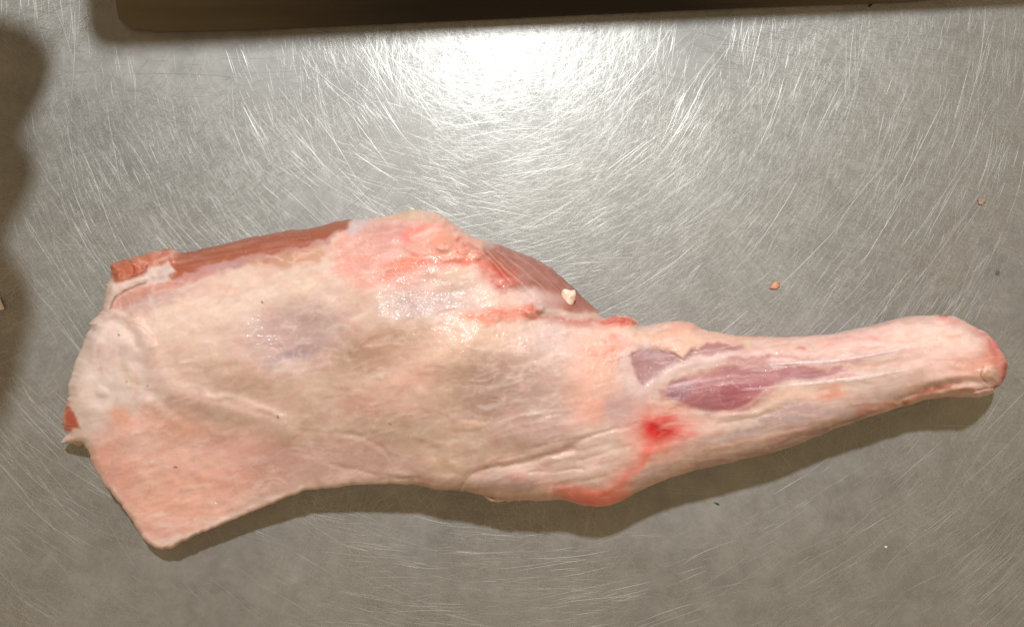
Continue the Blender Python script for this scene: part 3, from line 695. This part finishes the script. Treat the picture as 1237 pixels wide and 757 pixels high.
def region_mesh(outline, step, zfun, skirt_in, skirt_rings=6, to_table=True, sink=0.002):
    """grid over an outline (photograph pixels), snapped to its edge, with a rounded under-side"""
    x0, y0 = outline.min(0) - 2 * step; x1, y1 = outline.max(0) + 2 * step
    gx = np.arange(x0, x1, step); gy = np.arange(y0, y1, step)
    X, Y = np.meshgrid(gx, gy, indexing='ij')
    nx, ny = X.shape
    px = X.ravel(); py = Y.ravel()
    d, cx, cy = sdf(px, py, outline)
    ins = d > 0
    I = ins.reshape(nx, ny)
    cell = I[:-1, :-1] | I[1:, :-1] | I[:-1, 1:] | I[1:, 1:]
    idx = np.arange(nx * ny).reshape(nx, ny)
    ci, cj = np.nonzero(cell)
    F = np.stack([idx[ci, cj], idx[ci, cj + 1], idx[ci + 1, cj + 1], idx[ci + 1, cj]], 1)
    used = np.unique(F)
    remap = -np.ones(nx * ny, np.int64); remap[used] = np.arange(len(used))
    F = remap[F]
    px, py, d, cx, cy = px[used], py[used], d[used], cx[used], cy[used]
    o = d <= 0
    px = np.where(o, cx, px); py = np.where(o, cy, py); d = np.where(o, 0.0, d)
    z = zfun(px, py, d)
    wx, wy = world_xy(px, py, z)
    V = np.stack([wx, wy, z], 1)
    # boundary loop
    E = np.concatenate([F[:, [0, 1]], F[:, [1, 2]], F[:, [2, 3]], F[:, [3, 0]]])
    key = {}
    Es = np.sort(E, 1); code = Es[:, 0] * (len(used) + 1) + Es[:, 1]
    u, inv, cnt = np.unique(code, return_inverse=True, return_counts=True)
    be = E[cnt[inv] == 1]
    bv = np.unique(be)
    # inward direction from the outline itself
    e = 1.5
    bx, by = px[bv], py[bv]
    dd = lambda x, y: sdf(x, y, outline)[0]
    g = np.stack([dd(bx + e, by) - dd(bx - e, by), dd(bx, by + e) - dd(bx, by - e)], 1)
    g /= np.linalg.norm(g, axis=1)[:, None] + 1e-9
    zb = z[bv]; allV = [V]; allP = [np.stack([px, py], 1)]
    prev = remap * 0; lut = np.zeros(len(used), np.int64); lut[bv] = bv
    faces = [F]; base = len(V); owner = [np.arange(len(F))]
    # face owner of each boundary edge
    ef = np.tile(np.arange(len(F)), 4)[cnt[inv] == 1]
    inset = np.minimum(skirt_in, zb / S * 0.9) if to_table else np.full(len(bv), skirt_in)
    for k in range(1, skirt_rings + 1):
        th = math.pi / 2 * k / skirt_rings
        ins_px = inset * (1 - math.cos(th))
        zz = zb * (1 - math.sin(th)) + 0.0002 if to_table else zb - sink * math.sin(th)
        kx, ky = world_xy(bx, by, zb)
        nv = np.stack([kx + g[:, 0] * ins_px * S, ky - g[:, 1] * ins_px * S, zz], 1)
        allV.append(nv); allP.append(np.stack([bx, by], 1))
        nl = np.zeros(len(used), np.int64); nl[bv] = base + np.arange(len(bv))
        faces.append(np.stack([lut[be[:, 1]], lut[be[:, 0]], nl[be[:, 0]], nl[be[:, 1]]], 1))
        owner.append(ef)
        lut = nl; base += len(bv)
    return np.concatenate(allV), np.concatenate(faces), np.concatenate(allP), np.concatenate(owner), len(F)

def vert_normals(V, F):
    p = V[F]
    n = np.cross(p[:, 2] - p[:, 0], p[:, 3] - p[:, 1])
    N = np.zeros_like(V)
    for k in range(4): np.add.at(N, F[:, k], n)
    return N / (np.linalg.norm(N, axis=1)[:, None] + 1e-12)

leg = bpy.data.objects.new('raw_lamb_joint', None)
COL.objects.link(leg)
leg.empty_display_size = 0.02
tag(leg, 'large raw lamb joint with shank and pale fat cover lying on the steel table', 'meat')

V, F, PP, OWN, NTOP = region_mesh(OUTLINE, 1.3, lambda x, y, d: meat_height(x, y, d), 16, 6, True)
N = vert_normals(V, F)
C = colour(PP[:, 0], PP[:, 1]); WET = wetness(PP[:, 0], PP[:, 1])
fc = PP[F[:NTOP]].mean(1)
lab = np.zeros(NTOP, int)
jx = fc[:, 0] + fbm(fc[:, 0] / 10, fc[:, 1] / 10, 2) * 4; jy = fc[:, 1] + fbm(fc[:, 0] / 10, fc[:, 1] / 10, 3) * 4
for i, nm in enumerate(PART_ORDER):
    lab[inside(jx, jy, POLY[nm])] = i + 1
lab = lab[OWN]
NAMES = {0: 'fat_cover', 1: 'shank', 2: 'knuckle', 3: 'shank_muscle', 4: 'shank_muscle', 5: 'side_lobe', 6: 'flank_flap', 7: 'back_muscle', 8: 'cut_muscle', 9: 'round_muscle', 10: 'cut_muscle', 11: 'fat_tip'}
LABELS = {0: 'pale cream fat cover over the thick middle', 3: 'mauve muscle window nearest the hock', 4: 'long mauve muscle window with dark oval', 6: 'thin salmon pink flap at the lower left', 7: 'brown red muscle strip along the upper edge',
          8: 'orange red cut muscle at the upper left corner', 9: 'smooth brown muscle bulge on the upper edge', 10: 'small red cut muscle at the left edge', 2: 'pink rounded cut end of the shank', 5: 'creamy white fold of fat at the left'}
PARTS = {}
for i in range(len(PART_ORDER) + 1):
    fi = F[lab == i]
    if len(fi) == 0: continue
    us, inv = np.unique(fi, return_inverse=True)
    par = leg if i not in (3, 4) else PARTS[1]
    o = mesh_obj(NAMES[i], V[us], inv.reshape(-1, 4), MEAT, par)
    add_attrs(o.data, C[us], WET[us])
    o.data.normals_split_custom_set_from_vertices([tuple(n) for n in N[us]])
    if i in LABELS: o['label'] = LABELS[i]
    PARTS[i] = o

# ------------------------------------------------------------------ raised bits on the leg
def patch(name, outline, height_mm, col, parent, step=0.8, rough=0.3, col2=None, label=None, wet=0.5, lift=0.0, seed=0, round_px=None):
    o = spline(outline, 4, True)
    jit = fbm(o[:, 0] / 3.0, o[:, 1] / 3.0, seed, 2) * 1.2
    cen = o.mean(0); dv = o - cen; o = o + dv / (np.linalg.norm(dv, axis=1)[:, None] + 1e-9) * jit[:, None]
    def zf(x, y, d):
        R = round_px or max(2.0, d.max() * 0.8)
        t = np.clip(d / R, 0, 1)
        return meat_height(x, y) + lift / 1000 - 0.00008 + t * t * (3 - 2 * t) * 0.6 * height_mm / 1000 * (1 + rough * fbm(x / 4, y / 4, seed + 1, 3) * 2)
    Vp, Fp, Pp, own, nt_ = region_mesh(o, step, zf, 0.5, 2, False, 0.0025)
    ob = mesh_obj(name, Vp, Fp, MEAT, parent)
    cc = np.tile(lin(col), (len(Vp), 1))
    if col2 is not None:
        k = sstep(-0.2, 0.35, fbm(Pp[:, 0] / 5, Pp[:, 1] / 4, seed + 2, 3))[:, None]
        cc = cc * (1 - k) + lin(col2) * k
    cc = cc * (1 + 0.10 * fbm(Pp[:, 0] / 2.5, Pp[:, 1] / 2.5, seed + 3, 2))[:, None] * MEAT_K
    dd = sdf(Pp[:, 0], Pp[:, 1], o)[0]
    kk = sstep(0.0, min(5.0, dd.max() * 0.9), dd)[:, None]
    cc = colour(Pp[:, 0], Pp[:, 1]) * (1 - kk) + cc * kk
    add_attrs(ob.data, np.clip(cc, 0.005, 0.9), np.full(len(Vp), wet))
    if label: ob['label'] = label
    return ob
body = PARTS[0]
patch('red_tissue', [(721,389),(732,384),(746,381.5),(758,382.5),(768,386),(771,391),(762,393.5),(745,392.5),(730,394.5)], 2.4, (220,92,72), leg, col2=(226,124,102), label='bright red shred of tissue at the seam', seed=3, wet=.6)
patch('red_tissue', [(631,372),(640,366),(648,369),(652,378),(651,386),(643,388),(634,383)], 1.2, (228,160,138), leg, col2=(218,124,104), seed=5, wet=.6)
patch('fat_shred', [(584,597),(594,600),(604,603),(613,602),(606,606),(596,606),(588,602)], 2.0, (236,214,198), leg, col2=(226,190,176), seed=9)
patch('fat_shred', [(524,300),(534,292),(546,291),(549,298),(540,303),(529,305)], 0.8, (232,176,154), leg, col2=(224,144,120), seed=10, wet=.6)
patch('fat_shred', [(556,292),(566,290),(578,297),(588,305),(584,312),(570,310),(558,303)], 0.8, (231,166,144), leg, col2=(222,128,108), seed=11, wet=.6)
patch('bone_tip', [(1186,446),(1193,441),(1202,442),(1207,450),(1204,459),(1196,463),(1188,458)], 0.9, (238,200,176), PARTS[2], col2=(232,182,160), label='cream tip of bone at the cut end', seed=12, rough=.15)
patch('tendon_end', [(1168,476),(1180,471),(1194,467.5),(1201,469),(1200,474),(1188,479),(1174,480)], 2.2, (238,206,192), PARTS[2], col2=(228,178,166), seed=13, rough=.2)
patch('tendon', [(930,439),(965,435),(1010,432),(1060,425),(1099,416.5),(1101,419.5),(1062,429.5),(1010,438),(965,441),(932,443)], .5, (242,222,212), PARTS[1], col2=(236,206,196), seed=14, rough=.1, wet=.3)
patch('tendon', [(955,462),(1000,457),(1050,451),(1094,445),(1096,449),(1052,459),(1000,465),(958,468)], .5, (236,217,203), PARTS[1], col2=(230,202,188), seed=15, rough=.1, wet=.3)

# ------------------------------------------------------------------ loose scraps
def lump(name, px, py, rx, ry, rz, ang, col, col2, base_z, seed, wet=.4, rings=10, segs=18):
    r = np.random.default_rng(seed)
    vs_, fs_ = [], []
    cx, cy = world_xy(px, py, base_z)
    ph = r.uniform(0, 6.28, 6)
    for i in range(rings + 1):
        th = math.pi * i / rings
        for j in range(segs):
            a = 2 * math.pi * j / segs
            k = 1 + .16 * math.sin(2 * a + ph[0]) + .13 * math.sin(3 * a + ph[1] + th) + .10 * math.sin(5 * a + ph[2] - 2 * th) + .06 * math.sin(7 * a + ph[3] + 3 * th)
            x = math.sin(th) * math.cos(a) * rx * k; y = math.sin(th) * math.sin(a) * ry * k
            z = math.cos(th) * rz * (1 + .2 * math.sin(2 * a + ph[4]) * math.sin(th))
            z = max(z, -rz * .55)
            ca, sa = math.cos(ang), math.sin(ang)
            vs_.append(((x * ca - y * sa) * S, (x * sa + y * ca) * S, (z + rz * .55) * S))
    for i in range(rings):
        for j in range(segs):
            fs_.append((i * segs + j, (i + 1) * segs + j, (i + 1) * segs + (j + 1) % segs, i * segs + (j + 1) % segs))
    o = mesh_obj(name, vs_, fs_, MEAT)
    o.location = (cx, cy, base_z)
    v_ = np.array(vs_) / S
    k = sstep(-0.25, 0.3, fbm(v_[:, 0] / 3 + seed, v_[:, 1] / 3, seed % 16, 3))[:, None]
    add_attrs(o.data, lin(col) * (1 - k) + lin(col2) * k, np.full(len(v_), wet))
    return o
zc = float(meat_height(np.array([686.0]), np.array([360.0]))[0])
tag(lump('fat_crumb', 686, 360, 9.5, 9.5, 4.5, .9, (228,212,198), (214,186,170), zc - 0.0004, 3), 'white crumb of fat stuck on the smooth brown muscle bulge', 'fat crumb')
tag(lump('meat_scrap', 936, 345, 6.5, 4, 2, .3, (186,124,94), (206,158,130), 0.0001, 4), 'orange red meat scrap on bare steel above the shank', 'meat scrap')
tag(lump('meat_scrap', 1185, 244, 5, 3.2, 1.6, -.2, (140,110,92), (190,172,156), 0.0001, 5, wet=.8), 'wet brownish meat scrap near the upper right edge', 'meat scrap')
tag(lump('fat_crumb', -1, 367, 6, 8, 4, .2, (240,236,230), (226,220,214), 0.0001, 6), 'white crumb cut off by the left photo edge', 'fat crumb')
tag(lump('fat_crumb', 1070, 660, 1.5, 1.4, .8, .2, (236,228,214), (226,216,204), 0.0001, 8), 'tiny white speck on the steel below the shank', 'fat crumb')
tag(lump('herb_fleck', 866, 608, 4.0, .9, .6, -.5, (60,70,38), (44,50,30), 0.0001, 9, wet=.1), 'tiny dark green fleck below the shank shadow', 'fleck')
tag(lump('grit_speck', 1051, 7, 2.4, 1.8, .8, .5, (50,42,30), (40,34,26), 0.0001, 12, wet=.2), 'dark speck inside the dark band near the upper right', 'speck')

def droplet_material():
    m, nt, b = new_mat('water_drop')
    b.inputs['Base Color'].default_value = (1, 1, 1, 1)
    b.inputs['Roughness'].default_value = 0.02
    b.inputs['IOR'].default_value = 1.33
    b.inputs['Transmission Weight'].default_value = 1.0
    return m
DROP = droplet_material()
DL = ['single water droplet on the steel near the right photo edge', 'water droplet at the right photo edge', 'small water droplet in the upper right corner area']
for (dx, dy, dr), lb in zip([(1205,330,3.0)], DL):
    vs_, fs_ = [], []
    for i in range(7):
        th = math.pi / 2 * i / 6
        for j in range(16):
            a = 2 * math.pi * j / 16
            k = 1 + .08 * math.sin(2 * a + dx) + .05 * math.sin(3 * a)
            vs_.append((math.sin(th) * math.cos(a) * dr * k * S, math.sin(th) * math.sin(a) * dr * k * S, math.cos(th) * dr * .45 * S))
    for i in range(6):
        for j in range(16):
            fs_.append((i * 16 + j, (i + 1) * 16 + j, (i + 1) * 16 + (j + 1) % 16, i * 16 + (j + 1) % 16))
    o = mesh_obj('water_droplet', vs_, fs_, DROP)
    x, y = world_xy(dx, dy, 0); o.location = (x, y, 0.0002)
    tag(o, lb, 'droplet', 'droplets on the steel')

# ------------------------------------------------------------------ added unseen blockers and a shade-coloured strip for the dark band and left blur
def plain(name, col, rough):
    m, nt, b = new_mat(name)
    n = node(nt, 'ShaderNodeTexNoise', i_Scale=30.0, i_Detail=4.0)
    c = np.array(col)
    r = ramp(nt, [(0.3, tuple(c * .8)), (0.7, tuple(c * 1.2))])
    nt.links.new(n.outputs['Fac'], r.inputs[0]); nt.links.new(r.outputs[0], b.inputs['Base Color'])
    b.inputs['Roughness'].default_value = rough
    return m
def slab(name, poly, th, mat):
    n = len(poly)
    vs_ = [(x, y, z) for x, y, z in poly] + [(x, y, z + th) for x, y, z in poly]
    me = bpy.data.meshes.new(name)
    me.from_pydata(vs_, [], [tuple(range(n))[::-1], tuple(range(n, 2 * n))] + [(i, (i + 1) % n, n + (i + 1) % n, n + i) for i in range(n)])
    me.materials.append(mat)
    o = bpy.data.objects.new(name, me); COL.objects.link(o)
    return o
def shadow_to(pxx, pyy, z):
    x, y = world_xy(pxx, pyy, 0)
    k = z / LAMP[2]
    return (x + (LAMP[0] - x) * k, y + (LAMP[1] - y) * k)
ZL = lambda p: 0.15 - 0.10 * (p[0] - 118) / 1200.0
front = [(*shadow_to(*p, ZL(p) + 0.018), ZL(p)) for p in [(102,20),(105,44),(118,58),(142,63),(300,54),(640,36),(900,25),(1100,16),(1237,9),(1320,4)]]
back = [(0.33, 0.62, 0.06), (front[0][0], 0.62, 0.16)]
top_blocker = slab('top_shadow_blocker', front + back, 0.018, plain('top_blocker_brown', (0.20, 0.15, 0.09), 0.6))  # added unseen blocker, front edge worked back from the band's shadow
tag(top_blocker, 'unseen brown slab added above the table to cast the dark band at the top', 'top_blocker')

TZ = 0.0035
def shade_strip_material():
    m, nt, b = new_mat('painted_band_shade')
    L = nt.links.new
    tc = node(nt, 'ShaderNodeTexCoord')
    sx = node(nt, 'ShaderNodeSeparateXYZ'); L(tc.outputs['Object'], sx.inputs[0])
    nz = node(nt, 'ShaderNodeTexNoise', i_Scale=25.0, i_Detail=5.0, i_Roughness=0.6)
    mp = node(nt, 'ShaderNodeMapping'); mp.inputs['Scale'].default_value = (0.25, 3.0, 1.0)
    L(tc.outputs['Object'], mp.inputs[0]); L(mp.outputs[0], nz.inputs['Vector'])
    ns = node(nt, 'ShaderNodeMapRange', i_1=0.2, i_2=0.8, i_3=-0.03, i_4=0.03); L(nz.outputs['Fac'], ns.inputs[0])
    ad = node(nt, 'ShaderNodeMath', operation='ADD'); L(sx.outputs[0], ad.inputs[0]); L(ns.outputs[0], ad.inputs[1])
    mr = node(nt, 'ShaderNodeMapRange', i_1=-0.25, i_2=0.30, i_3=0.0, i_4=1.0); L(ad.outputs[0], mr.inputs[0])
    r = ramp(nt, [(0.0, (0.17, 0.145, 0.10)), (0.10, (0.15, 0.125, 0.085)), (0.24, (0.07, 0.055, 0.038)), (0.38, (0.022, 0.017, 0.011)), (0.62, (0.020, 0.016, 0.010)), (0.78, (0.10, 0.08, 0.05)), (0.95, (0.24, 0.20, 0.14))])  # shade of the band painted along x: tan ends, near-black middle
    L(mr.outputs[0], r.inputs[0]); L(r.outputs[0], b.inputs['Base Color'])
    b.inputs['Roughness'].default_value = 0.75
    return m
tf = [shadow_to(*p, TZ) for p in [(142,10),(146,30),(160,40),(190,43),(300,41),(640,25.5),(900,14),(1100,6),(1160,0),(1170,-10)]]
shade_strip = slab('band_shade_strip', [(x, y, 0.0008) for x, y in tf + [(tf[-1][0], 0.42), (tf[0][0], 0.42)]], TZ - 0.0008, shade_strip_material())  # thin strip added to carry the painted band shade
tag(shade_strip, 'thin added strip along the top with the shade of the dark band painted into its colour', 'shade strip')
MAROON = plain('left_blocker_maroon', (0.085, 0.034, 0.030), 0.8)
ZC = 0.19
edge = spline([(-500,-40),(-120,40),(-30,60),(10,76),(34,105),(30,150),(6,185),(-6,205),(14,240),(8,280),(-24,312),(-22,350),(4,390),(10,430),(0,480),(-20,540),(-110,590),(-500,620)], 4)
left_blocker = slab('left_shadow_blocker', [(*shadow_to(p[0], p[1], ZC + 0.03), ZC) for p in edge + np.array([6, 0])], 0.03, MAROON)  # added unseen blocker, outline worked back from the blur at the left
tag(left_blocker, 'unseen maroon slab added beyond the left edge to cast a soft dark blur', 'left_blocker')
